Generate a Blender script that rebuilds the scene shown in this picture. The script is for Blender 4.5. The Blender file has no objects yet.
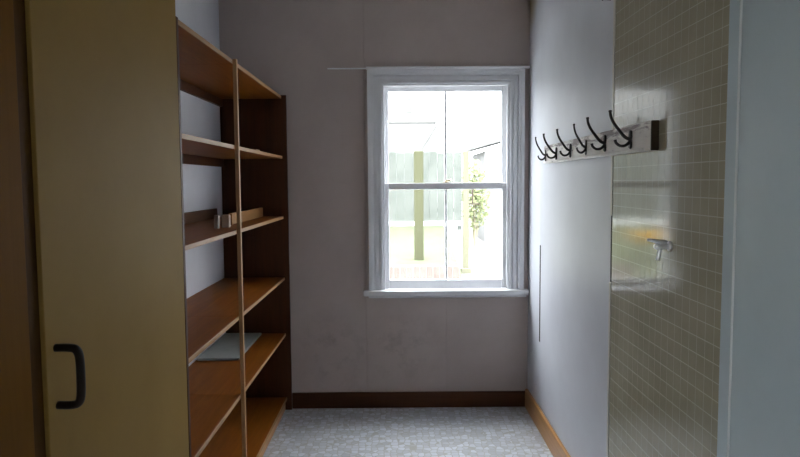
import bpy, bmesh, math, random
from mathutils import Vector, Matrix, Euler

random.seed(7)
S = bpy.context.scene
COL = S.collection

# ------------------------------------------------------------------ camera
F_PX, W_PX = 650.0, 800.0
cam_d = bpy.data.cameras.new('camera')
cam_d.sensor_fit = 'HORIZONTAL'
cam_d.sensor_width = 36.0
cam_d.lens = 36.0 * F_PX / W_PX
cam_d.clip_start = 0.02
cam = bpy.data.objects.new('camera', cam_d)
COL.objects.link(cam)
pitch = math.atan(46.5 / F_PX)
yaw = math.atan(-3.0 / F_PX)
roll = math.radians(-0.4)
m = Matrix.Rotation(yaw, 4, 'Z') @ Matrix.Rotation(math.pi / 2 - pitch, 4, 'X') @ Matrix.Rotation(roll, 4, 'Z')
cam.matrix_world = Matrix.Translation((0, 0, 1.5)) @ m
S.camera = cam

# ------------------------------------------------------------------ sky (bright overcast)
world = bpy.data.worlds.new('overcast_sky')
S.world = world
world.use_nodes = True
bg = world.node_tree.nodes['Background']
bg.inputs['Color'].default_value = (0.93, 0.95, 1.0, 1)
# even overcast luminance: zenith three times the horizon, L = (1 + 2 sin h) / 3
wn_ = world.node_tree
tc_ = wn_.nodes.new('ShaderNodeTexCoord'); sx_ = wn_.nodes.new('ShaderNodeSeparateXYZ')
mr_ = wn_.nodes.new('ShaderNodeMapRange')
mr_.inputs['To Min'].default_value = 0.55; mr_.inputs['To Max'].default_value = 1.65
wn_.links.new(tc_.outputs['Generated'], sx_.inputs[0])
wn_.links.new(sx_.outputs['Z'], mr_.inputs['Value'])
wn_.links.new(mr_.outputs['Result'], bg.inputs['Strength'])

S.view_settings.view_transform = 'Standard'
S.view_settings.look = 'None'
S.view_settings.gamma = 1.0
S.view_settings.use_curve_mapping = False
S.view_settings.exposure = 4.05

# ------------------------------------------------------------------ dimensions (metres)
D = 4.25          # window wall
XL = -1.13        # left wall
XF = -0.735       # front line of the shelving and cupboard
XR = 0.862        # right wall
H = 2.75
YN = -0.9         # wall behind the camera

# ------------------------------------------------------------------ materials
MATS = {}

def mat(name, col, rough=0.5, spec=0.5, metal=0.0, coat=0.0, coat_r=0.1):
    mt = bpy.data.materials.new(name)
    mt.use_nodes = True
    b = mt.node_tree.nodes['Principled BSDF']
    b.inputs['Base Color'].default_value = (*col, 1)
    b.inputs['Roughness'].default_value = rough
    b.inputs['Specular IOR Level'].default_value = spec
    b.inputs['Metallic'].default_value = metal
    b.inputs['Coat Weight'].default_value = coat
    b.inputs['Coat Roughness'].default_value = coat_r
    MATS[name] = mt
    return mt

def nodes(mt):
    nt = mt.node_tree
    return nt, nt.nodes, nt.links, nt.nodes['Principled BSDF']

def coords(nt, scale=(1, 1, 1), kind='Object', world_pos=False):
    mp = nt.nodes.new('ShaderNodeMapping')
    mp.inputs['Scale'].default_value = scale
    if world_pos:
        g = nt.nodes.new('ShaderNodeNewGeometry')
        nt.links.new(g.outputs['Position'], mp.inputs['Vector'])
    else:
        t = nt.nodes.new('ShaderNodeTexCoord')
        nt.links.new(t.outputs[kind], mp.inputs['Vector'])
    return mp

def ramp(nt, fac, stops):
    r = nt.nodes.new('ShaderNodeValToRGB')
    e = r.color_ramp.elements
    while len(e) < len(stops):
        e.new(0.5)
    for el, (p, c) in zip(e, stops):
        el.position = p
        el.color = (*c, 1)
    nt.links.new(fac, r.inputs['Fac'])
    return r

def bump(nt, h, bsdf, strength=0.2, dist=0.002):
    b = nt.nodes.new('ShaderNodeBump')
    b.inputs['Strength'].default_value = strength
    b.inputs['Distance'].default_value = dist
    nt.links.new(h, b.inputs['Height'])
    nt.links.new(b.outputs['Normal'], bsdf.inputs['Normal'])

def noise(nt, vec, scale, detail=4, rough=0.55, dist=0.0):
    n = nt.nodes.new('ShaderNodeTexNoise')
    n.inputs['Scale'].default_value = scale
    n.inputs['Detail'].default_value = detail
    n.inputs['Roughness'].default_value = rough
    n.inputs['Distortion'].default_value = dist
    nt.links.new(vec, n.inputs['Vector'])
    return n

def wood(name, c0, c1, axis='Y', rough=0.4, spec=0.4, sc=1.0):
    mt = mat(name, c1, rough, spec)
    nt, N, L, b = nodes(mt)
    s = {'X': (0.9, 14, 14), 'Y': (14, 0.9, 14), 'Z': (14, 14, 0.9)}[axis]
    mp = coords(nt, tuple(v * sc for v in s), world_pos=True)
    n = noise(nt, mp.outputs[0], 2.2, 6, 0.6, 0.8)
    r = ramp(nt, n.outputs['Fac'], [(0.3, c0), (0.7, c1)])
    L.new(r.outputs['Color'], b.inputs['Base Color'])
    bump(nt, n.outputs['Fac'], b, 0.06, 0.001)
    return mt

def painted(name, c0, c1, rough=0.6, spec=0.4, scale=3.0, lo=0.35, hi=0.65, bstr=0.05):
    mt = mat(name, c1, rough, spec)
    nt, N, L, b = nodes(mt)
    mp = coords(nt, (1, 1, 1), world_pos=True)
    n = noise(nt, mp.outputs[0], scale, 6, 0.6)
    r = ramp(nt, n.outputs['Fac'], [(lo, c0), (hi, c1)])
    L.new(r.outputs['Color'], b.inputs['Base Color'])
    n2 = noise(nt, mp.outputs[0], 60, 3)
    bump(nt, n2.outputs['Fac'], b, bstr, 0.001)
    return mt

def spot(nt, centre, radius, vec):
    """1 at centre, 0 beyond radius: the outline of a stain"""
    d = nt.nodes.new('ShaderNodeVectorMath'); d.operation = 'DISTANCE'
    d.inputs[1].default_value = centre
    nt.links.new(vec, d.inputs[0])
    mr = nt.nodes.new('ShaderNodeMapRange')
    mr.inputs['From Min'].default_value = radius
    mr.inputs['From Max'].default_value = radius * 0.25
    nt.links.new(d.outputs['Value'], mr.inputs['Value'])
    return mr.outputs['Result']

def mul(nt, a, b):
    n = nt.nodes.new('ShaderNodeMath'); n.operation = 'MULTIPLY'
    for i, v in enumerate((a, b)):
        if isinstance(v, (int, float)): n.inputs[i].default_value = v
        else: nt.links.new(v, n.inputs[i])
    return n.outputs[0]

def add(nt, a, b):
    n = nt.nodes.new('ShaderNodeMath'); n.operation = 'ADD'; n.use_clamp = True
    nt.links.new(a, n.inputs[0]); nt.links.new(b, n.inputs[1])
    return n.outputs[0]

def mixcol(nt, fac, a, b):
    n = nt.nodes.new('ShaderNodeMix'); n.data_type = 'RGBA'
    nt.links.new(fac, n.inputs[0])
    for k, v in ((6, a), (7, b)):
        if isinstance(v, tuple): n.inputs[k].default_value = (*v, 1)
        else: nt.links.new(v, n.inputs[k])
    return n.outputs[2]

# window-wall paint: warm off-white with grime smudges
mt = painted('wall_paint', (0.49, 0.42, 0.395), (0.55, 0.48, 0.455), 0.65, 0.3, 2.2)
nt, N, L, b = nodes(mt)
base = b.inputs['Base Color'].links[0].from_socket
mp = coords(nt, (1, 1, 1), world_pos=True)
gr = noise(nt, mp.outputs[0], 9, 6, 0.7)
gr2 = nt.nodes.new('ShaderNodeMapRange')
gr2.inputs['From Min'].default_value = 0.48; gr2.inputs['From Max'].default_value = 0.72
L.new(gr.outputs['Fac'], gr2.inputs['Value'])
st = add(nt, spot(nt, (-0.42, D, 0.36), 0.34, mp.outputs[0]), spot(nt, (0.05, D, 0.42), 0.30, mp.outputs[0]))
fac = mul(nt, mul(nt, st, gr2.outputs['Result']), 0.45)
L.new(mixcol(nt, fac, base, (0.20, 0.17, 0.14)), b.inputs['Base Color'])

# white painted side panels, semi-gloss
mt = painted('panel_white', (0.545, 0.565, 0.62), (0.605, 0.63, 0.685), 0.45, 0.4, 2.0, bstr=0.03)
nt, N, L, b = nodes(mt)
base = b.inputs['Base Color'].links[0].from_socket
mp = coords(nt, (1, 1, 1), world_pos=True)
L.new(mixcol(nt, mul(nt, spot(nt, (XR, D, 2.68), 0.26, mp.outputs[0]), 0.9), base, (0.36, 0.27, 0.08)), b.inputs['Base Color'])

painted('wall_left_paint', (0.66, 0.67, 0.72), (0.74, 0.75, 0.80), 0.6, 0.3, 2.0)
painted('ceiling_paint', (0.70, 0.67, 0.63), (0.76, 0.73, 0.69), 0.7, 0.3, 2.0)
painted('trim_white', (0.78, 0.79, 0.82), (0.85, 0.86, 0.89), 0.35, 0.45, 6.0)
painted('door_white', (0.46, 0.555, 0.60), (0.52, 0.62, 0.665), 0.45, 0.4, 2.0)
mat('bead_highlight', (0.80, 0.86, 0.88), 0.22, 0.6)  # glossy and paler than the door: edge highlight put into the colour
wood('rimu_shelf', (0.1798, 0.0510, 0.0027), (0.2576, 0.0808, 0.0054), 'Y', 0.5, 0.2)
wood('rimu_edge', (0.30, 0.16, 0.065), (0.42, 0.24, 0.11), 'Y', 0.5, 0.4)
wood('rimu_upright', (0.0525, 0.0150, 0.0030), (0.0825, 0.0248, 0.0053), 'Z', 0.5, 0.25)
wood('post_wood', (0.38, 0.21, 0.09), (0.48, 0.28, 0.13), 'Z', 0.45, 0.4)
wood('skirting_side', (0.42, 0.20, 0.055), (0.55, 0.28, 0.09), 'Y', 0.32, 0.5)
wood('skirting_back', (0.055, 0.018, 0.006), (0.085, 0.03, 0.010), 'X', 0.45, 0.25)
wood('frame_wood', (0.0600, 0.0258, 0.0036), (0.0840, 0.0360, 0.0054), 'Z', 0.6, 0.08)
wood('cupboard_wood', (0.1320, 0.0570, 0.0058), (0.1716, 0.0750, 0.0086), 'Z', 0.6, 0.06, 0.6)
painted('cupboard_door', (0.2519, 0.1545, 0.0383), (0.2859, 0.1813, 0.0505), 0.6, 0.10, 1.8)
wood('light_plank', (0.30, 0.14, 0.035), (0.40, 0.20, 0.06), 'Y', 0.5, 0.4)
wood('dark_plank', (0.10, 0.045, 0.02), (0.15, 0.07, 0.03), 'Y', 0.5, 0.4)
painted('block_pale', (0.52, 0.45, 0.36), (0.66, 0.58, 0.48), 0.6, 0.3, 20)
painted('block_grey', (0.30, 0.27, 0.24), (0.40, 0.36, 0.32), 0.6, 0.3, 20)
painted('grey_board', (0.3400, 0.3700, 0.3420), (0.4000, 0.4300, 0.3990), 0.5, 0.4, 6)
mat('iron_black', (0.012, 0.011, 0.011), 0.38, 0.5)
mat('handle_black', (0.012, 0.006, 0.004), 0.5, 0.2)
mat('gap_dark', (0.03, 0.028, 0.025), 0.8, 0.2)
mat('chrome', (0.95, 0.96, 1.0), 0.3, 0.5, 1.0)
mat('brass', (0.55, 0.45, 0.28), 0.4, 0.5, 1.0)
mat('strip_metal', (0.62, 0.60, 0.54), 0.3, 0.5, 0.0)

# peeled, weathered rack board
mt = mat('rack_board', (0.5, 0.48, 0.46), 0.55, 0.4)
nt, N, L, b = nodes(mt)
mp = coords(nt, (9, 2.0, 12), world_pos=True)
n = noise(nt, mp.outputs[0], 3.0, 8, 0.7, 0.5)
sx = N.new('ShaderNodeSeparateXYZ')
L.new(coords(nt, (1, 1, 1), world_pos=True).outputs[0], sx.inputs[0])
wear = N.new('ShaderNodeMapRange')          # paint rubbed off along the upper half
wear.inputs['From Min'].default_value = 1.645; wear.inputs['From Max'].default_value = 1.685
wear.inputs['To Min'].default_value = 0.04; wear.inputs['To Max'].default_value = -0.10
L.new(sx.outputs['Z'], wear.inputs['Value'])
r = ramp(nt, add(nt, n.outputs['Fac'], wear.outputs['Result']), [(0.36, (0.24, 0.20, 0.20)), (0.41, (0.48, 0.45, 0.44)), (0.46, (0.76, 0.74, 0.70)), (0.62, (0.84, 0.82, 0.78))])
L.new(r.outputs['Color'], b.inputs['Base Color'])
bump(nt, n.outputs['Fac'], b, 0.25, 0.002)
wood('rack_end', (0.0210, 0.0123, 0.0052), (0.0420, 0.0245, 0.0105), 'X', 0.6, 0.3)

# glazed wall tiles
mt = mat('wall_tile', (0.26, 0.24, 0.17), 0.10, 0.36)
nt, N, L, b = nodes(mt)
mp = coords(nt, (1, 1, 1), world_pos=True)
n = noise(nt, mp.outputs[0], 6, 3)
r = ramp(nt, n.outputs['Fac'], [(0.35, (0.35, 0.332, 0.243)), (0.65, (0.40, 0.378, 0.282))])
L.new(r.outputs['Color'], b.inputs['Base Color'])
n2 = noise(nt, mp.outputs[0], 14, 2)
bump(nt, n2.outputs['Fac'], b, 0.02, 0.001)
mat('grout', (0.57, 0.55, 0.45), 0.18, 0.3)

# mosaic-look vinyl floor
mt = mat('floor_vinyl', (0.5, 0.5, 0.5), 0.42, 0.5)
nt, N, L, b = nodes(mt)
mp = coords(nt, (1, 1, 1), world_pos=True)
v = N.new('ShaderNodeTexVoronoi'); v.feature = 'F1'
v.inputs['Scale'].default_value = 27.0
v.inputs['Randomness'].default_value = 0.55
L.new(mp.outputs[0], v.inputs['Vector'])
e = N.new('ShaderNodeTexVoronoi'); e.feature = 'DISTANCE_TO_EDGE'
e.inputs['Scale'].default_value = 27.0
e.inputs['Randomness'].default_value = 0.55
L.new(mp.outputs[0], e.inputs['Vector'])
sep = N.new('ShaderNodeSeparateColor')
L.new(v.outputs['Color'], sep.inputs['Color'])
r = ramp(nt, sep.outputs[0], [(0.0, (0.47, 0.485, 0.52)), (0.5, (0.575, 0.60, 0.65)), (1.0, (0.68, 0.715, 0.785))])
r2 = ramp(nt, e.outputs['Distance'], [(0.03, (0, 0, 0)), (0.09, (1, 1, 1))])
L.new(mixcol(nt, r2.outputs['Color'], (0.44, 0.44, 0.42), r.outputs['Color']), b.inputs['Base Color'])
bump(nt, r2.outputs['Color'], b, 0.12, 0.001)

# window glass: clear with a weak reflection
mt = bpy.data.materials.new('window_glass'); mt.use_nodes = True; MATS['window_glass'] = mt
nt = mt.node_tree; nt.nodes.clear()
o_ = nt.nodes.new('ShaderNodeOutputMaterial'); mx = nt.nodes.new('ShaderNodeMixShader')
tr = nt.nodes.new('ShaderNodeBsdfTransparent'); gl = nt.nodes.new('ShaderNodeBsdfGlossy')
tr.inputs['Color'].default_value = (0.97, 0.98, 0.97, 1); gl.inputs['Roughness'].default_value = 0.02
mx.inputs[0].default_value = 0.05
nt.links.new(tr.outputs[0], mx.inputs[1]); nt.links.new(gl.outputs[0], mx.inputs[2]); nt.links.new(mx.outputs[0], o_.inputs['Surface'])

# outdoors
painted('concrete', (0.240, 0.240, 0.228), (0.300, 0.300, 0.288), 0.9, 0.2, 3.0)
painted('lawn_grass', (0.0651, 0.0767, 0.0442), (0.0825, 0.0942, 0.0590), 0.95, 0.1, 6.0)
painted('soil_grass', (0.26, 0.30, 0.14), (0.33, 0.36, 0.18), 0.95, 0.1, 1.0)
painted('brick_clay', (0.1032, 0.0860, 0.0764), (0.1435, 0.1180, 0.1058), 0.9, 0.2, 9.0)
mat('mortar', (0.272, 0.264, 0.246), 0.9, 0.2)
painted('fence_grey', (0.0750, 0.0839, 0.0750), (0.1032, 0.1113, 0.1015), 0.8, 0.2, 2.0)
painted('fence_rail_white', (0.62, 0.63, 0.60), (0.7, 0.71, 0.68), 0.7, 0.2, 3.0)
wood('post_olive', (0.0485, 0.0506, 0.0263), (0.0628, 0.0655, 0.0363), 'Z', 0.8, 0.2)
wood('post_weathered', (0.0971, 0.0954, 0.0636), (0.1255, 0.1222, 0.0853), 'Z', 0.8, 0.2)
painted('house_white', (0.2176, 0.2176, 0.2176), (0.2612, 0.2612, 0.2612), 0.7, 0.3, 2.0)
mat('house_window', (0.0886, 0.0953, 0.1012), 0.15, 0.5)
painted('roof_grey', (0.10, 0.10, 0.10), (0.15, 0.15, 0.145), 0.6, 0.3, 2.0)
mat('pipe_grey', (0.1370, 0.1370, 0.1314), 0.5, 0.4)
painted('leaf_light', (0.1555, 0.1823, 0.0864), (0.2272, 0.2576, 0.1339), 0.8, 0.2, 12.0)
wood('bark', (0.2340, 0.2184, 0.1560), (0.3120, 0.2808, 0.2028), 'Z', 0.9, 0.1)
mat('yellow_paint', (0.62, 0.33, 0.015), 0.4, 0.4)
mat('bracket_brown', (0.045, 0.032, 0.025), 0.7, 0.2)
mat('wire_dark', (0.07, 0.065, 0.06), 0.6, 0.3)

# ------------------------------------------------------------------ mesh helpers
def M(n): return MATS[n] if n else None

def bx(bm, x0, x1, y0, y1, z0, z1):
    vs = [bm.verts.new(p) for p in ((x0, y0, z0), (x1, y0, z0), (x1, y1, z0), (x0, y1, z0),
                                    (x0, y0, z1), (x1, y0, z1), (x1, y1, z1), (x0, y1, z1))]
    for f in ((0, 3, 2, 1), (4, 5, 6, 7), (0, 1, 5, 4), (1, 2, 6, 5), (2, 3, 7, 6), (3, 0, 4, 7)):
        bm.faces.new([vs[i] for i in f])
    return vs

def tube(bm, pts, rad, seg=10, flat=1.0, cap=True):
    pts = [Vector(p) for p in pts]
    rad = rad if isinstance(rad, (list, tuple)) else [rad] * len(pts)
    rings = []
    prev = None
    for i, p in enumerate(pts):
        t = (pts[min(i + 1, len(pts) - 1)] - pts[max(i - 1, 0)]).normalized()
        if prev is None:
            a = Vector((0, 1, 0)) if abs(t.y) < 0.9 else Vector((1, 0, 0))
        else:
            a = prev
        u = (a - t * a.dot(t)).normalized(); w = t.cross(u)
        prev = u
        rings.append([bm.verts.new(p + (u * math.cos(k * 2 * math.pi / seg) * flat + w * math.sin(k * 2 * math.pi / seg)) * rad[i]) for k in range(seg)])
    for A, B in zip(rings, rings[1:]):
        for k in range(seg):
            bm.faces.new((A[k], A[(k + 1) % seg], B[(k + 1) % seg], B[k]))
    if cap:
        bm.faces.new(list(reversed(rings[0]))); bm.faces.new(rings[-1])

def smooth_pts(ctrl, n=6):
    """Catmull-Rom through control points"""
    P = [Vector(c) for c in ctrl]
    P = [P[0] * 2 - P[1]] + P + [P[-1] * 2 - P[-2]]
    out = []
    for i in range(1, len(P) - 2):
        for k in range(n):
            t = k / n
            a, b_, c, d = P[i - 1], P[i], P[i + 1], P[i + 2]
            out.append(0.5 * ((2 * b_) + (c - a) * t + (2 * a - 5 * b_ + 4 * c - d) * t * t + (3 * b_ - a - 3 * c + d) * t ** 3))
    out.append(P[-2])
    return out

def link(name, bm, material, parent=None, bevel=0.0, seg=1, smooth=False):
    if bevel:
        bmesh.ops.bevel(bm, geom=list(bm.edges), offset=bevel, segments=seg, affect='EDGES', profile=0.5)
    bmesh.ops.recalc_face_normals(bm, faces=list(bm.faces))
    me = bpy.data.meshes.new(name)
    bm.to_mesh(me); bm.free()
    if material: me.materials.append(M(material))
    if smooth:
        for p in me.polygons: p.use_smooth = True
    o = bpy.data.objects.new(name, me)
    COL.objects.link(o)
    if parent: o.parent = parent
    return o

def box(name, x0, x1, y0, y1, z0, z1, material, parent=None, bevel=0.0, seg=1):
    """box in world coordinates; the origin is put at its base centre"""
    c = Vector(((x0 + x1) / 2, (y0 + y1) / 2, z0))
    bm = bmesh.new()
    bx(bm, x0 - c.x, x1 - c.x, y0 - c.y, y1 - c.y, 0, z1 - z0)
    o = link(name, bm, material, parent, bevel, seg)
    base = parent_world(parent)
    o.location = c - base
    return o

def parent_world(p):
    v = Vector((0, 0, 0))
    while p:
        v += p.location; p = p.parent
    return v

def at(o, parent=None, loc=(0, 0, 0)):
    o.location = Vector(loc) - parent_world(parent)
    return o

def tag(o, label=None, cat=None, group=None, kind=None):
    if label: o['label'] = label
    if cat: o['category'] = cat
    if group: o['group'] = group
    if kind: o['kind'] = kind
    return o

def thing(name, label, cat, loc=(0, 0, 0), group=None, kind=None):
    o = bpy.data.objects.new(name, None); COL.objects.link(o)
    o.location = loc
    o.empty_display_size = 0.1
    return tag(o, label, cat, group, kind)

def share(src, name, parent, loc):
    c = src.copy(); COL.objects.link(c); c.name = name; c.parent = parent
    c.location = Vector(loc) - parent_world(parent)
    return c

# ------------------------------------------------------------------ room shell
def struct(o, label, cat):
    return tag(o, label, cat, kind='structure')

fl = box('floor', XL - 0.1, XR + 0.12, YN - 0.1, D + 0.02, -0.195, 0.0, 'floor_vinyl')
struct(fl, 'grey mosaic patterned vinyl floor', 'floor')
ce = box('ceiling', XL - 0.1, XR + 0.12, YN - 0.1, D + 0.18, H, H + 0.1, 'ceiling_paint')
struct(ce, 'pale painted ceiling over the room', 'ceiling')
# opening for an unseen window added in the left wall to brighten the right side
V0, V1, VZ0, VZ1 = -0.72, -0.12, 0.95, 2.05
bm = bmesh.new()
for a in ((YN - 0.1, V0, 0, H), (V1, D + 0.18, 0, H), (V0, V1, 0, VZ0), (V0, V1, VZ1, H)):
    bx(bm, XL - 0.12, XL, a[0], a[1], a[2], a[3])
wl = link('wall_left', bm, 'wall_left_paint')
struct(wl, 'pale wall behind the wooden shelving', 'wall')
wn = box('wall_near', XL, XR, YN - 0.12, YN, 0.0, H, 'ceiling_paint')
struct(wn, 'plain wall opposite the window', 'wall')

# window wall with its opening, hardboard panels in front
OX0, OX1, OZ0, OZ1 = -0.10, 0.742, 0.77, 2.14
PT = 0.009
wb = bmesh.new()
YB0, YB1 = D + PT, D + 0.16
for a in ((XL, OX0, 0, H), (OX1, XR + 0.12, 0, H), (OX0, OX1, 0, OZ0), (OX0, OX1, OZ1, H)):
    bx(wb, a[0], a[1], YB0, YB1, a[2], a[3])
bx(wb, XL, XR + 0.12, D + 0.02, YB1, -0.195, 0)
wb = link('wall_back', wb, 'gap_dark')
struct(wb, 'warm off-white panelled wall around the sash window', 'wall')
wb.data.materials.clear(); wb.data.materials.append(M('wall_paint'))
g = 0.0008
for (x0, x1, z0, z1) in ((XL, -0.205 - g, 0, H), (-0.205 + g, XR, OZ1 + g, H), (-0.205 + g, OX0, OZ0 + g, OZ1 - g),
                         (OX1, XR, OZ0 + g, OZ1 - g), (-0.205 + g, 0.322 - g, 0, OZ0 - g), (0.322 + g, XR, 0, OZ0 - g)):
    box('wall_panel', x0, x1, D, D + PT, z0, z1, 'wall_paint', wb, 0.0015)

# right wall: white panels, joint strips and a field of small glazed tiles
YT0, YT1 = 1.64, 2.60           # tiled stretch
wr = box('wall_right', XR + PT, XR + 0.12, YN, D + 0.009, 0.0, H, 'gap_dark')
struct(wr, 'white panelled side wall with a tiled stretch', 'wall')
box('wall_panel', XR, XR + PT, 3.892, D - 0.0005, 0, H, 'panel_white', wr, 0.0015)
box('wall_panel', XR, XR + PT, YT1 + 0.006, 3.888, 0, H, 'panel_white', wr, 0.0015)
box('wall_panel', XR, XR + PT, YN, YT0 - 0.002, 0, H, 'panel_white', wr, 0.0015)
box('joint_filler', XR + 0.0003, XR + PT, 3.887, 3.893, 1.12, H, 'panel_white', wr)
box('joint_filler', XR + 0.0003, XR + PT, 3.887, 3.893, 0.0, 0.52, 'panel_white', wr)
box('joint_gap', XR - 0.0008, XR + 0.004, 3.876, 3.902, 0.525, 1.115, 'gap_dark', wr)
box('joint_gap', XR - 0.0008, XR + 0.004, YT1 - 0.006, YT1 + 0.006, 1.091, 1.359, 'gap_dark', wr)
js = box('joint_strip', XR - 0.003, XR + 0.002, YT1 - 0.006, YT1 + 0.012, 1.36, H, 'strip_metal', wr, 0.001)
box('joint_strip', XR - 0.003, XR + 0.002, YT1 - 0.006, YT1 + 0.012, 0.125, 1.09, 'strip_metal', wr, 0.001)
box('grout_bed', XR + 0.0002, XR + PT, YT0, YT1 - 0.007, 0.0, H, 'grout', wr)
PITCH, GAP = 0.05, 0.0020
def tile_bm(bm, y, z):
    a, b_ = GAP / 2, PITCH - GAP / 2
    i = 0.0003
    x1, x0 = XR + 0.0015, XR
    o4 = [bm.verts.new((x1, y + p, z + q)) for p, q in ((a, a), (b_, a), (b_, b_), (a, b_))]
    f4 = [bm.verts.new((x0, y + p, z + q)) for p, q in ((a + i, a + i), (b_ - i, a + i), (b_ - i, b_ - i), (a + i, b_ - i))]
    bm.faces.new(f4[::-1])
    for k in range(4):
        bm.faces.new((o4[k], o4[(k + 1) % 4], f4[(k + 1) % 4], f4[k]))
cells = []
ncol, nrow = int((YT1 - 0.007 - YT0) / PITCH), int(H / PITCH)
pinv = (Matrix(cam.matrix_world)).inverted()
for c in range(ncol):
    for r_ in range(nrow):
        y, z = YT1 - 0.007 - (c + 1) * PITCH, r_ * PITCH
        q = pinv @ Vector((XR, y + 0.025, z + 0.025))
        py = 228.5 - F_PX * q.y / -q.z
        seen = -8 < py < 465 and not (1.60 < z + 0.025 < 1.71 and y > 2.12)
        cells.append((0 if seen else 1, y, z))
cells.sort()
bm = bmesh.new(); tile_bm(bm, 0, 0)
first = link('tile', bm, 'wall_tile', wr)
at(first, wr, (0, cells[0][1], cells[0][2]))
for s_, y, z in cells[1:300]:
    share(first, 'tile', wr, (0, y, z))
bm = bmesh.new()
for s_, y, z in cells[300:]:
    tile_bm(bm, y, z)
rest = link('tile_field', bm, 'wall_tile', wr); at(rest, wr, (0, 0, 0))
rest['kind'] = 'stuff'

# skirting boards
bb = box('baseboard_back', XF + 0.0302, XR, D - 0.02, D, 0.0, 0.105, 'skirting_back', None, 0.004, 2)
struct(bb, 'dark varnished wooden skirting under the window', 'skirting')
bb = box('baseboard_right', XR - 0.02, XR, YT0 + 0.05, D - 0.021, 0.0, 0.125, 'skirting_side', None, 0.004, 2)
struct(bb, 'orange-brown wooden skirting along the white side wall', 'skirting')

# open white door against the side wall, with the trim behind it
tr_ = box('trim_1', XR - 0.020, XR, 1.58, 1.672, 0.0, H - 0.3, 'door_white', None, 0.004, 2)
struct(tr_, 'pale strip of door trim beside the tiles', 'trim')
d1 = box('door_1', 0.800, 0.838, 0.74, 1.538, 0.006, 2.05, 'door_white', None, 0.009, 4)
struct(d1, 'plain pale grey-white door folded back against the side wall', 'door')
for p in d1.data.polygons: p.use_smooth = True
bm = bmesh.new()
tube(bm, [(0.8035, 1.5315, 0.03), (0.8035, 1.5315, 2.03)], 0.0065, 18)  # pale bead added as the highlight along the door's rounded edge
at(link('highlight_bead', bm, 'bead_highlight', d1, smooth=True), d1)

# ------------------------------------------------------------------ window
w1 = thing('window_1', 'white painted double-hung sash window with four panes', 'window', ((OX0 + OX1) / 2, D, OZ0), kind='structure')
# stepped casing profile: (from inner edge, to, projection)
prof = ((0.0, 0.012, 0.014), (0.012, 0.019, 0.004), (0.019, 0.042, 0.018), (0.042, 0.050, 0.006), (0.050, 0.068, 0.024), (0.068, 0.088, 0.036))
def cas_side(x_in, s):
    bm = bmesh.new()
    for a, b_, pz in prof:
        xa, xb = x_in + s * a, x_in + s * b_
        bx(bm, min(xa, xb), max(xa, xb), D - pz, D, 0.79, 2.132 + a)
    return at(link('casing', bm, 'trim_white', w1), w1)
cas_side(-0.097, -1); cas_side(0.739, 1)
bm = bmesh.new()
for a, b_, pz in prof:
    bx(bm, -0.097 - b_, 0.739 + b_, D - pz, D, 2.132 + a, 2.132 + b_)
at(link('casing', bm, 'trim_white', w1), w1)
box('cap_moulding', -0.192, 0.858, D - 0.046, D, 2.221, 2.235, 'trim_white', w1, 0.003)
box('cap_batten', -0.44, -0.193, D - 0.010, D, 2.226, 2.234, 'trim_white', w1, 0.001)
# jamb linings of the opening
bm = bmesh.new()
bx(bm, OX0, OX0 + 0.012, D - 0.002, D + 0.17, OZ0, OZ1)
bx(bm, OX1 - 0.012, OX1, D - 0.002, D + 0.17, OZ0, OZ1)
bx(bm, OX0 + 0.012, OX1 - 0.012, D - 0.002, D + 0.17, OZ1 - 0.012, OZ1)
at(link('jamb', bm, 'trim_white', w1), w1)
box('stop_bead', OX0 + 0.012, OX0 + 0.022, D, D + 0.022, 0.792, OZ1 - 0.012, 'trim_white', w1, 0.002)
box('stop_bead', OX1 - 0.022, OX1 - 0.012, D, D + 0.022, 0.792, OZ1 - 0.012, 'trim_white', w1, 0.002)
box('stop_bead', OX0 + 0.022, OX1 - 0.022, D, D + 0.022, OZ1 - 0.022, OZ1 - 0.012, 'trim_white', w1, 0.002)
box('window_sill', -0.222, 0.858, D - 0.055, D + 0.03, 0.756, 0.791, 'trim_white', w1, 0.006, 3)
box('apron', -0.19, 0.85, D - 0.014, D, 0.738, 0.756, 'trim_white', w1, 0.003)
at(link('outer_sill', (lambda b_: (bx(b_, OX0, OX1, D + 0.031, D + 0.22, 0.735, 0.782), b_)[1])(bmesh.new()), 'trim_white', w1), w1)

def sash(name, y0, y1, z0, z1, top, bot, x0=OX0 + 0.012, x1=OX1 - 0.012, st=0.036):
    s = box(name, x0, x0 + st, y0, y1, z0, z1, 'trim_white', w1, 0.003)
    box('stile', x1 - st, x1, y0, y1, z0, z1, 'trim_white', s, 0.003)
    box('rail', x0 + st, x1 - st, y0, y1, z1 - top, z1, 'trim_white', s, 0.003)
    box('rail', x0 + st, x1 - st, y0, y1, z0, z0 + bot, 'trim_white', s, 0.003)
    xm = (x0 + x1) / 2 + 0.003
    box('glazing_bar', xm - 0.007, xm + 0.007, y0 + 0.004, y1 - 0.004, z0 + bot, z1 - top, 'trim_white', s, 0.003)
    ym = (y0 + y1) / 2
    for a, b_ in ((x0 + st, xm - 0.008), (xm + 0.008, x1 - st)):
        box('pane', a, b_, ym - 0.002, ym + 0.002, z0 + bot, z1 - top, 'window_glass', s)
    return s
sash('lower_sash', D + 0.024, D + 0.058, 0.792, 1.492, 0.042, 0.060)
sash('upper_sash', D + 0.062, D + 0.096, 1.450, 2.127, 0.036, 0.042)
# sash fastener on the meeting rail
bm = bmesh.new()
bx(bm, 0.305, 0.345, D + 0.030, D + 0.052, 1.492, 1.497)
tube(bm, [(0.325, D + 0.041, 1.497), (0.325, D + 0.041, 1.508)], 0.008, 10)
tube(bm, smooth_pts([(0.325, D + 0.041, 1.506), (0.345, D + 0.038, 1.509), (0.358, D + 0.030, 1.512)], 4), [0.005] * 8 + [0.007], 8)
at(link('sash_fastener', bm, 'brass', w1, smooth=False), w1)

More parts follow.
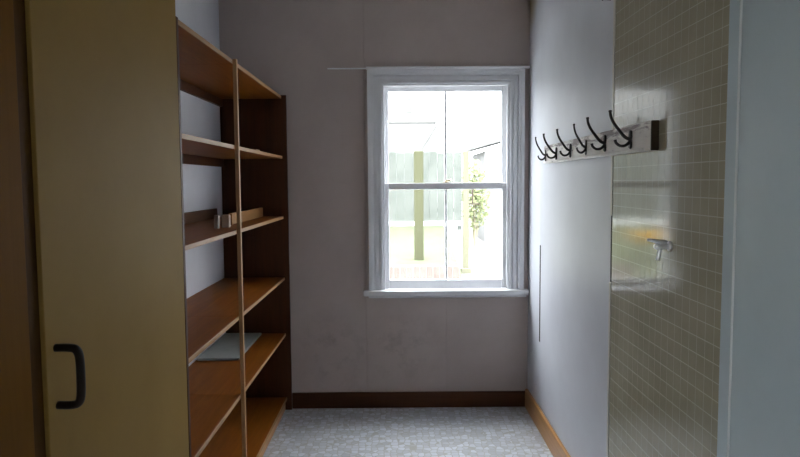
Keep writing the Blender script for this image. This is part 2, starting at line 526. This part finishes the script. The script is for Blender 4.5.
# unseen window behind the camera, added as fill light for door and tiles
w2 = thing('fill_window', 'small plain white window added behind the camera as fill light', 'window', (XL, (V0 + V1) / 2, VZ0), kind='structure')
for a in ((V0, V0 + 0.04, VZ0, VZ1), (V1 - 0.04, V1, VZ0, VZ1), (V0 + 0.04, V1 - 0.04, VZ0, VZ0 + 0.04), (V0 + 0.04, V1 - 0.04, VZ1 - 0.04, VZ1)):
    box('window_frame', XL - 0.08, XL - 0.03, a[0], a[1], a[2], a[3], 'trim_white', w2, 0.003)
box('pane', XL - 0.057, XL - 0.053, V0 + 0.04, V1 - 0.04, VZ0 + 0.04, VZ1 - 0.04, 'window_glass', w2)

# ------------------------------------------------------------------ shelving
su = thing('shelf_unit', 'tall open brown wooden shelving beside the window wall', 'shelf', ((XL + XF) / 2, 3.2, 0))
SZ = (2.055, 1.672, 1.285, 0.885, 0.515, 0.085)       # tops of the shelf boards
YS0, YP, YS1 = 2.247, 2.985, 4.212
TH = 0.018
bm0 = None
for z in SZ:
    for a, b_ in ((YS0, YP - 0.0005), (YP + 0.0005, YS1)):
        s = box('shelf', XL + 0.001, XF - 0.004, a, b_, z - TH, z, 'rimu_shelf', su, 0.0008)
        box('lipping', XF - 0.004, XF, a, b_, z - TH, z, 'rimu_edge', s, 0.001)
    if 0.3 < z:
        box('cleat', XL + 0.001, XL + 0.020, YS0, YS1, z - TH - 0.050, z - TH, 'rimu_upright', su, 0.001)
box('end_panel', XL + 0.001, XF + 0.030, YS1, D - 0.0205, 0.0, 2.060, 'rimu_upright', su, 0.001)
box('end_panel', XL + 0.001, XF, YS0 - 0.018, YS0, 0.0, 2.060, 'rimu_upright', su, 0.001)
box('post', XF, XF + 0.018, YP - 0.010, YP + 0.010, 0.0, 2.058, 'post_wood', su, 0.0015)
box('kickboard', XF - 0.03, XF - 0.012, YS0, YS1, 0.0, SZ[-1] - TH, 'skirting_side', su, 0.001)

# things lying on the shelves
z3 = SZ[2] + 0.0006
pb = box('wood_block', -0.850, -0.812, 3.145, 3.175, z3, z3 + 0.062, 'block_pale', None, 0.003)
tag(pb, 'small pale wooden block standing on the shelf beside the post', 'block')
gb = box('wood_block', -0.862, -0.842, 3.060, 3.090, z3, z3 + 0.064, 'block_grey', None, 0.003)
tag(gb, 'narrow greyish block next to the pale block on the shelf', 'block')
lp = box('wooden_plank', -0.872, -0.852, 3.36, 4.14, z3, z3 + 0.058, 'light_plank', None, 0.002)
tag(lp, 'light orange plank standing on edge on the middle shelf', 'plank')
dp = box('wooden_plank', XL + 0.003, XL + 0.021, 2.40, 4.02, z3, z3 + 0.060, 'dark_plank', None, 0.002)
tag(dp, 'dark brown plank on edge against the wall on the middle shelf', 'plank')
z5 = SZ[4] + 0.0006
gs = box('grey_sheet', -1.118, -0.885, 3.56, 4.17, z5, z5 + 0.014, 'grey_board', None, 0.002)
tag(gs, 'pale grey flat board lying on the second lowest shelf', 'board')
sc_ = box('wood_offcut', -0.79, -0.755, 3.52, 3.62, SZ[1] + 0.0006, SZ[1] + 0.011, 'light_plank', None, 0.001)
tag(sc_, 'small wooden offcut lying on the second highest shelf', 'offcut')

# ------------------------------------------------------------------ cupboard
CY0, CYM, CY1 = 0.36, 1.333, 2.226
cu = thing('cupboard', 'tall cupboard with plain yellow-brown doors next to the shelving', 'cupboard', ((XL + XF) / 2, (CY0 + CY1) / 2, 0))
box('side_panel', XL + 0.001, XF - 0.022, CY1 - 0.018, CY1, 0.0, 2.45, 'frame_wood', cu, 0.001)
box('side_panel', XL + 0.001, XF - 0.022, CY0, CY0 + 0.018, 0.0, 2.45, 'frame_wood', cu, 0.001)
box('top_panel', XL + 0.001, XF - 0.022, CY0 + 0.018, CY1 - 0.018, 2.43, 2.45, 'frame_wood', cu, 0.001)
box('plinth', XL + 0.05, XF - 0.05, CY0 + 0.018, CY1 - 0.018, 0.0, 0.07, 'frame_wood', cu, 0.001)
box('stile', XF - 0.024, XF - 0.010, CYM - 0.075, CYM + 0.01, 0.07, 2.43, 'frame_wood', cu, 0.001)
dr = box('door', XF - 0.021, XF, CYM + 0.006, CY1 - 0.002, 0.072, 2.44, 'cupboard_door', cu, 0.002, 2)
d2 = box('door', XF - 0.021, XF - 0.001, CY0 + 0.003, CYM - 0.048, 0.072, 2.44, 'cupboard_wood', cu, 0.002, 2)
d2['label'] = 'darker orange-brown door'
# black D-shaped pull handle
hy, hz0, hz1 = 1.378, 1.024, 1.150
bm = bmesh.new()
pr_ = 0.050
hp = [(XF, hy, hz1), (XF + pr_ * 0.55, hy, hz1), (XF + pr_ * 0.86, hy, hz1 - 0.004), (XF + pr_, hy, hz1 - 0.020), (XF + pr_ * 1.03, hy, (hz0 + hz1) / 2),
      (XF + pr_, hy, hz0 + 0.020), (XF + pr_ * 0.86, hy, hz0 + 0.004), (XF + pr_ * 0.55, hy, hz0), (XF, hy, hz0)]
tube(bm, smooth_pts(hp, 5), 0.0088, 12, 1.2)
h = link('handle', bm, 'handle_black', dr, smooth=True); at(h, dr)
h['label'] = 'black D-shaped pull handle'

# ------------------------------------------------------------------ coat rack
BX0 = XR - 0.026
ra = thing('coat_rack', 'worn wooden board with six black iron coat hooks on the white wall', 'coat rack', (XR, 2.9, 1.61))
bo = box('board', BX0, XR, 2.150, 3.700, 1.610, 1.708, 'rack_board', ra, 0.003)
ec = box('board_end', BX0, XR, 2.142, 2.150, 1.610, 1.708, 'rack_end', ra, 0.002)
ec['label'] = 'dark end of the board'
box('bottom_batten', BX0 - 0.006, BX0, 2.20, 3.70, 1.612, 1.622, 'rack_board', ra, 0.002)

def hook_mesh():
    bm = bmesh.new()
    # back plate: waisted, thin
    ring = []
    outline = [(-0.011, 0.030), (0.0, 0.036), (0.011, 0.030), (0.012, 0.012), (0.008, 0.0), (0.012, -0.014), (0.011, -0.026), (0.0, -0.032), (-0.011, -0.026), (-0.012, -0.014), (-0.008, 0.0), (-0.012, 0.012)]
    A = [bm.verts.new((0, y, z)) for y, z in outline]
    B = [bm.verts.new((-0.006, y * 0.9, z * 0.95)) for y, z in outline]
    bm.faces.new(A); bm.faces.new(B[::-1])
    for k in range(12):
        bm.faces.new((A[k], A[(k + 1) % 12], B[(k + 1) % 12], B[k]))
    # long upper prong
    up = smooth_pts([(-0.003, 0, 0.002), (-0.022, 0, 0.012), (-0.042, 0, 0.036), (-0.060, 0, 0.062), (-0.070, 0, 0.086), (-0.072, 0, 0.106)], 5)
    n = len(up)
    rr = [0.0062 - 0.0016 * i / n for i in range(n)]
    rr[-2] = 0.0062; rr[-1] = 0.0048
    tube(bm, up, rr, 10)
    # short lower prong
    lo = smooth_pts([(-0.003, 0, -0.004), (-0.018, 0, -0.018), (-0.036, 0, -0.020), (-0.050, 0, -0.010), (-0.054, 0, 0.002)], 5)
    n = len(lo)
    rr = [0.0056 - 0.001 * i / n for i in range(n)]
    rr[-2] = 0.0058; rr[-1] = 0.0044
    tube(bm, lo, rr, 10)
    return bm
hk = link('hook', hook_mesh(), 'iron_black', ra, smooth=True)
spec = ((3.652, 1.652, 0.80, -0.06), (3.406, 1.652, 0.97, 0.05), (3.133, 1.654, 0.92, 0.0), (2.877, 1.656, 0.76, -0.05), (2.612, 1.658, 1.04, 0.06), (2.327, 1.655, 1.06, 0.0))
for i, (y, z, sx, rz) in enumerate(spec):
    o = hk if i == 0 else share(hk, 'hook', ra, (0, 0, 0))
    o.location = Vector((BX0 - 0.0002, y, z)) - ra.location
    o.scale = (sx, 1, 1); o.rotation_euler = (0, 0, rz)

ra.location.z -= 0.012

# nail high on the joint
bm = bmesh.new()
tube(bm, [(XR + 0.002, 2.655, 2.222), (XR - 0.030, 2.655, 2.226)], 0.004, 8)
tube(bm, [(XR - 0.030, 2.655, 2.226), (XR - 0.033, 2.655, 2.2264)], 0.009, 8)
na = link('nail', bm, 'iron_black')
tag(na, 'dark nail high in the wall above the coat rack', 'nail')

# ------------------------------------------------------------------ chrome tap on the tiles
ty, tz = 2.035, 1.292
tp = thing('wall_tap', 'small chrome tap on the olive tiles below the coat rack', 'tap', (XR, ty, tz))
def tap_part(name, pts, rad, seg=14, n=5):
    bm = bmesh.new()
    P = smooth_pts(pts, n) if n else pts
    tube(bm, P, rad, seg)
    return at(link(name, bm, 'chrome', tp, smooth=True), tp)
tap_part('flange', [(XR, ty, tz), (XR - 0.006, ty, tz), (XR - 0.010, ty, tz)], [0.016, 0.016, 0.011], 16, 0)
tap_part('body', [(XR - 0.008, ty, tz), (XR - 0.030, ty, tz), (XR - 0.046, ty, tz), (XR - 0.052, ty, tz)], [0.008, 0.010, 0.010, 0.006], 14, 0)
tap_part('spout', [(XR - 0.034, ty, tz - 0.004), (XR - 0.036, ty, tz - 0.022), (XR - 0.040, ty, tz - 0.044)], 0.0065)
tap_part('lever', [(XR - 0.012, ty, tz + 0.013), (XR - 0.034, ty, tz + 0.014), (XR - 0.074, ty, tz + 0.021)], [0.005, 0.007, 0.0045], 12, 0)
tap_part('stem', [(XR - 0.034, ty, tz + 0.006), (XR - 0.034, ty, tz + 0.016)], [0.008, 0.006], 12, 0)

# ------------------------------------------------------------------ outdoors
ZG = -0.2
gc = box('ground', -30, 30, -25, 60, ZG - 0.3, ZG, 'concrete')
struct(gc, 'pale concrete yard outside the window', 'ground')
# rising lawn
def lawn_z(y): return ZG + 0.01 + max(0.0, y - 11.1) * 0.124 if y < 17 else ZG + 0.01 + 5.9 * 0.124
bm = bmesh.new()
ys = [11.05, 11.1, 13, 15, 17, 45]
xs = [-25, -10, -2, 1.15, 1.16]
R = []
for y in ys:
    R.append([bm.verts.new((x, y, lawn_z(y))) for x in xs[:-1]])
for A, B in zip(R, R[1:]):
    for k in range(len(A) - 1):
        bm.faces.new((A[k], A[k + 1], B[k + 1], B[k]))
bo_ = [bm.verts.new((1.15, y, ZG - 0.05)) for y in ys]
for k in range(len(ys) - 1):
    bm.faces.new((R[k][-1], bo_[k], bo_[k + 1], R[k + 1][-1]))
ln = link('lawn', bm, 'lawn_grass')
struct(ln, 'sloping green lawn behind the brick edging', 'lawn')

# soldier-course brick edging
be = thing('brick_edging', 'low edging of upright pinkish bricks in front of the lawn', 'edging', (-0.5, 11.0, ZG))
bm = bmesh.new(); bx(bm, -0.050, 0.050, -0.055, 0.055, 0, 0.268)
bk = link('brick', bm, 'brick_clay', be, 0.004)
nb = 30
for i in range(nb):
    x = 1.0 - i * 0.112
    o = bk if i == 0 else share(bk, 'brick', be, (0, 0, 0))
    o.location = (x + 0.5, random.uniform(-0.004, 0.004), random.uniform(0.0, 0.008))
box('mortar_bed', 1.0 - (nb - 1) * 0.112 - 0.04, 1.04, 10.955, 11.045, ZG, ZG + 0.25, 'mortar', be)

# grey board fence
fe = thing('board_fence', 'pale grey vertical board fence standing at the top of the lawn', 'fence', (-2.5, 16.0, 0.42))
bm = bmesh.new(); bx(bm, -0.098, 0.098, -0.011, 0.011, 0.04, 1.80)
fb = link('fence_board', bm, 'fence_grey', fe, 0.004)
nf = 44
for i in range(nf):
    o = fb if i == 0 else share(fb, 'fence_board', fe, (0, 0, 0))
    o.location = (1.5 + 2.5 - i * 0.2, random.choice((-0.006, 0.006)), random.uniform(-0.02, 0.02))
xe = 1.6 - nf * 0.2
box('bottom_rail', xe, 1.6, 15.94, 15.985, 0.42, 0.53, 'fence_rail_white', fe, 0.004)
box('back_rail', xe, 1.6, 16.02, 16.07, 0.75, 0.85, 'fence_grey', fe, 0.004)
box('back_rail', xe, 1.6, 16.02, 16.07, 1.85, 1.95, 'fence_grey', fe, 0.004)
for x in (1.55, -0.9, -3.3, -5.7, xe + 0.06):
    box('fence_post', x - 0.05, x + 0.05, 16.07, 16.17, 0.30, 2.2, 'fence_grey', fe, 0.004)

p1 = box('garden_post', 0.335, 0.515, 12.51, 12.69, lawn_z(12.6) - 0.03, 2.09, 'post_olive', None, 0.008)
tag(p1, 'thick olive-brown post standing on the lawn before the fence', 'post')
p2 = thing('yard_post', 'thin weathered pale post with a small dark bracket in the yard', 'post', (1.275, 12.0, ZG))
box('pole', 1.22, 1.33, 11.945, 12.055, ZG, 2.05, 'post_weathered', p2, 0.006)
box('foot', 1.18, 1.37, 11.905, 12.095, ZG, ZG + 0.10, 'post_weathered', p2, 0.01)
bm = bmesh.new()
bx(bm, 1.385, 1.410, 11.985, 12.015, 1.10, 1.40)
bx(bm, 1.328, 1.510, 11.980, 12.020, 1.075, 1.10)
bx(bm, 1.328, 1.385, 11.985, 12.015, 1.36, 1.38)
at(link('bracket', bm, 'bracket_brown', p2), p2)

# white house behind the fence
HY = 20.0
ho = thing('house', 'white weatherboard house rising behind the board fence', 'house', (-4, HY + 2, 0.5))
box('wall', -9.0, 1.25, HY, HY + 4, 0.5, 3.30, 'house_white', ho)
bm = bmesh.new(); bx(bm, -5.125, 5.125, -0.012, 0.012, 0, 0.19)
wbd = link('weatherboard', bm, 'house_white', ho)
z = 3.42; i = 0
while z < 5.3:
    o = wbd if i == 0 else share(wbd, 'weatherboard', ho, (0, 0, 0))
    o.location = Vector((-3.875, HY - 0.03, z)) - ho.location; o.rotation_euler = (-0.05, 0, 0)
    z += 0.18; i += 1
box('upper_wall', -9.0, 1.25, HY - 0.01, HY + 4, 3.36, 5.4, 'house_white', ho)
box('trim_board', -9.1, 1.35, HY - 0.06, HY, 3.30, 3.36, 'pipe_grey', ho)
hw = box('window', 0.26, 0.50, HY - 0.09, HY - 0.05, 3.62, 4.06, 'fence_rail_white', ho)
box('pane', 0.285, 0.475, HY - 0.10, HY - 0.09, 3.66, 4.02, 'house_window', hw)
hw = box('window', -3.3, -2.2, HY - 0.09, HY - 0.05, 3.62, 4.6, 'fence_rail_white', ho)
box('pane', -3.22, -2.28, HY - 0.10, HY - 0.09, 3.70, 4.52, 'house_window', hw)
bm = bmesh.new(); tube(bm, [(1.26, HY - 0.1, 3.30), (0.78, HY - 0.1, 2.55), (0.72, HY - 0.1, 2.3), (0.72, HY - 0.1, 0.6)], 0.045, 10)
at(link('downpipe', bm, 'pipe_grey', ho), ho)
bm = bmesh.new()
vs = [bm.verts.new(p) for p in ((-9.4, HY - 0.4, 5.35), (1.6, HY - 0.4, 5.35), (1.6, HY + 2, 6.9), (-9.4, HY + 2, 6.9), (1.6, HY + 4.4, 5.35), (-9.4, HY + 4.4, 5.35))]
for f in ((0, 1, 2, 3), (3, 2, 4, 5), (0, 3, 5), (1, 4, 2), (0, 5, 4, 1)):
    bm.faces.new([vs[k] for k in f])
at(link('roof', bm, 'house_white', ho), ho)

# shed with a sloping grey roof
sh = thing('shed', 'pale shed with a sloping dark roof edge at the yard', 'shed', (4.3, 19.5, ZG))
bm = bmesh.new()
prf = [(2.45, ZG), (6.6, ZG), (6.6, 3.45), (2.45, 2.34)]
A = [bm.verts.new((x, 18.1, z)) for x, z in prf]; B = [bm.verts.new((x, 21.0, z)) for x, z in prf]
bm.faces.new(A); bm.faces.new(B[::-1])
for k in range(4): bm.faces.new((A[k], A[(k + 1) % 4], B[(k + 1) % 4], B[k]))
at(link('wall', bm, 'house_white', sh), sh)
bm = bmesh.new()
prf = [(2.12, 2.39), (6.9, 3.66), (6.9, 3.84), (2.12, 2.45)]
A = [bm.verts.new((x, 17.8, z)) for x, z in prf]; B = [bm.verts.new((x, 21.3, z)) for x, z in prf]
bm.faces.new(A); bm.faces.new(B[::-1])
for k in range(4): bm.faces.new((A[k], A[(k + 1) % 4], B[(k + 1) % 4], B[k]))
at(link('roof', bm, 'roof_grey', sh), sh)

# loose shrubs of many small leaves
def shrub(name, label, loc, hgt, rad, nleaf, seed):
    rnd = random.Random(seed)
    t = thing(name, label, 'shrub', loc, 'shrubs in the yard')
    bm = bmesh.new()
    for k in range(5):
        a = k * 1.26 + rnd.random()
        tube(bm, [(0, 0, 0), (0.25 * rad * math.cos(a), 0.25 * rad * math.sin(a), hgt * 0.4), (0.6 * rad * math.cos(a), 0.6 * rad * math.sin(a), hgt * 0.8)], [0.03, 0.02, 0.008], 6)
    link('stem', bm, 'bark', t)
    bm = bmesh.new()
    for k in range(nleaf):
        a = rnd.uniform(0, 6.283); u = rnd.uniform(-1, 1); rr = rnd.random() ** 0.45
        q = math.sqrt(1 - u * u)
        c = Vector((rad * rr * q * math.cos(a), rad * rr * q * math.sin(a), hgt * 0.6 + hgt * 0.42 * rr * u))
        e1 = Vector((rnd.gauss(0, 1), rnd.gauss(0, 1), rnd.gauss(0, 1))).normalized()
        e2 = e1.orthogonal().normalized()
        s_ = rnd.uniform(0.05, 0.09)
        vs = [bm.verts.new(c + e1 * s_ * p + e2 * s_ * 0.45 * q2) for p, q2 in ((-1, 0), (0, -1), (1, 0), (0, 1))]
        bm.faces.new(vs)
    o = link('foliage', bm, 'leaf_light', t); o['kind'] = 'stuff'
    return t
shrub('shrub', 'tall yellow-green shrub behind the thin post', (2.05, 17.0, ZG), 2.25, 0.42, 900, 3)
shrub('shrub', 'low rounded green shrub at the foot of the shed wall', (3.25, 16.0, ZG), 1.3, 0.6, 1200, 5)

# wheelbarrow out of direct view, added for the yellow reflection in the tiles
wx, wy = -3.08, 12.4
wz = lawn_z(wy)
wh = thing('wheelbarrow', 'yellow wheelbarrow added on the lawn for its reflection in the tiles', 'wheelbarrow', (wx, wy, wz))
bm = bmesh.new()
t0 = [(-0.20, -0.20), (0.16, -0.20), (0.16, 0.20), (-0.20, 0.20)]
t1 = [(-0.38, -0.30), (0.26, -0.30), (0.26, 0.30), (-0.38, 0.30)]
A = [bm.verts.new((x, y, 0.36)) for x, y in t0]; B = [bm.verts.new((x, y, 0.52)) for x, y in t1]
C_ = [bm.verts.new((x * 0.95, y * 0.94, 0.52)) for x, y in t1]; E_ = [bm.verts.new((x * 0.95, y * 0.95, 0.375)) for x, y in t0]
bm.faces.new(A[::-1]); bm.faces.new(E_)
for k in range(4):
    j = (k + 1) % 4
    bm.faces.new((A[k], A[j], B[j], B[k])); bm.faces.new((B[k], B[j], C_[j], C_[k])); bm.faces.new((C_[k], C_[j], E_[j], E_[k]))
link('tray', bm, 'yellow_paint', wh)
for s_ in (-1, 1):
    bm = bmesh.new(); tube(bm, [(-0.62, s_ * 0.05, 0.17), (-0.2, s_ * 0.2, 0.34), (0.3, s_ * 0.25, 0.36), (0.85, s_ * 0.28, 0.5)], 0.018, 8)
    link('handle', bm, 'wire_dark', wh)
    bm = bmesh.new(); tube(bm, [(0.15, s_ * 0.22, 0.36), (0.24, s_ * 0.25, 0.0)], 0.016, 8)
    link('leg', bm, 'wire_dark', wh)
bm = bmesh.new()
tube(bm, [(-0.62, -0.04, 0.19), (-0.62, -0.02, 0.19), (-0.62, 0.02, 0.19), (-0.62, 0.04, 0.19)], [0.14, 0.185, 0.185, 0.14], 20)
link('wheel', bm, 'wire_dark', wh)
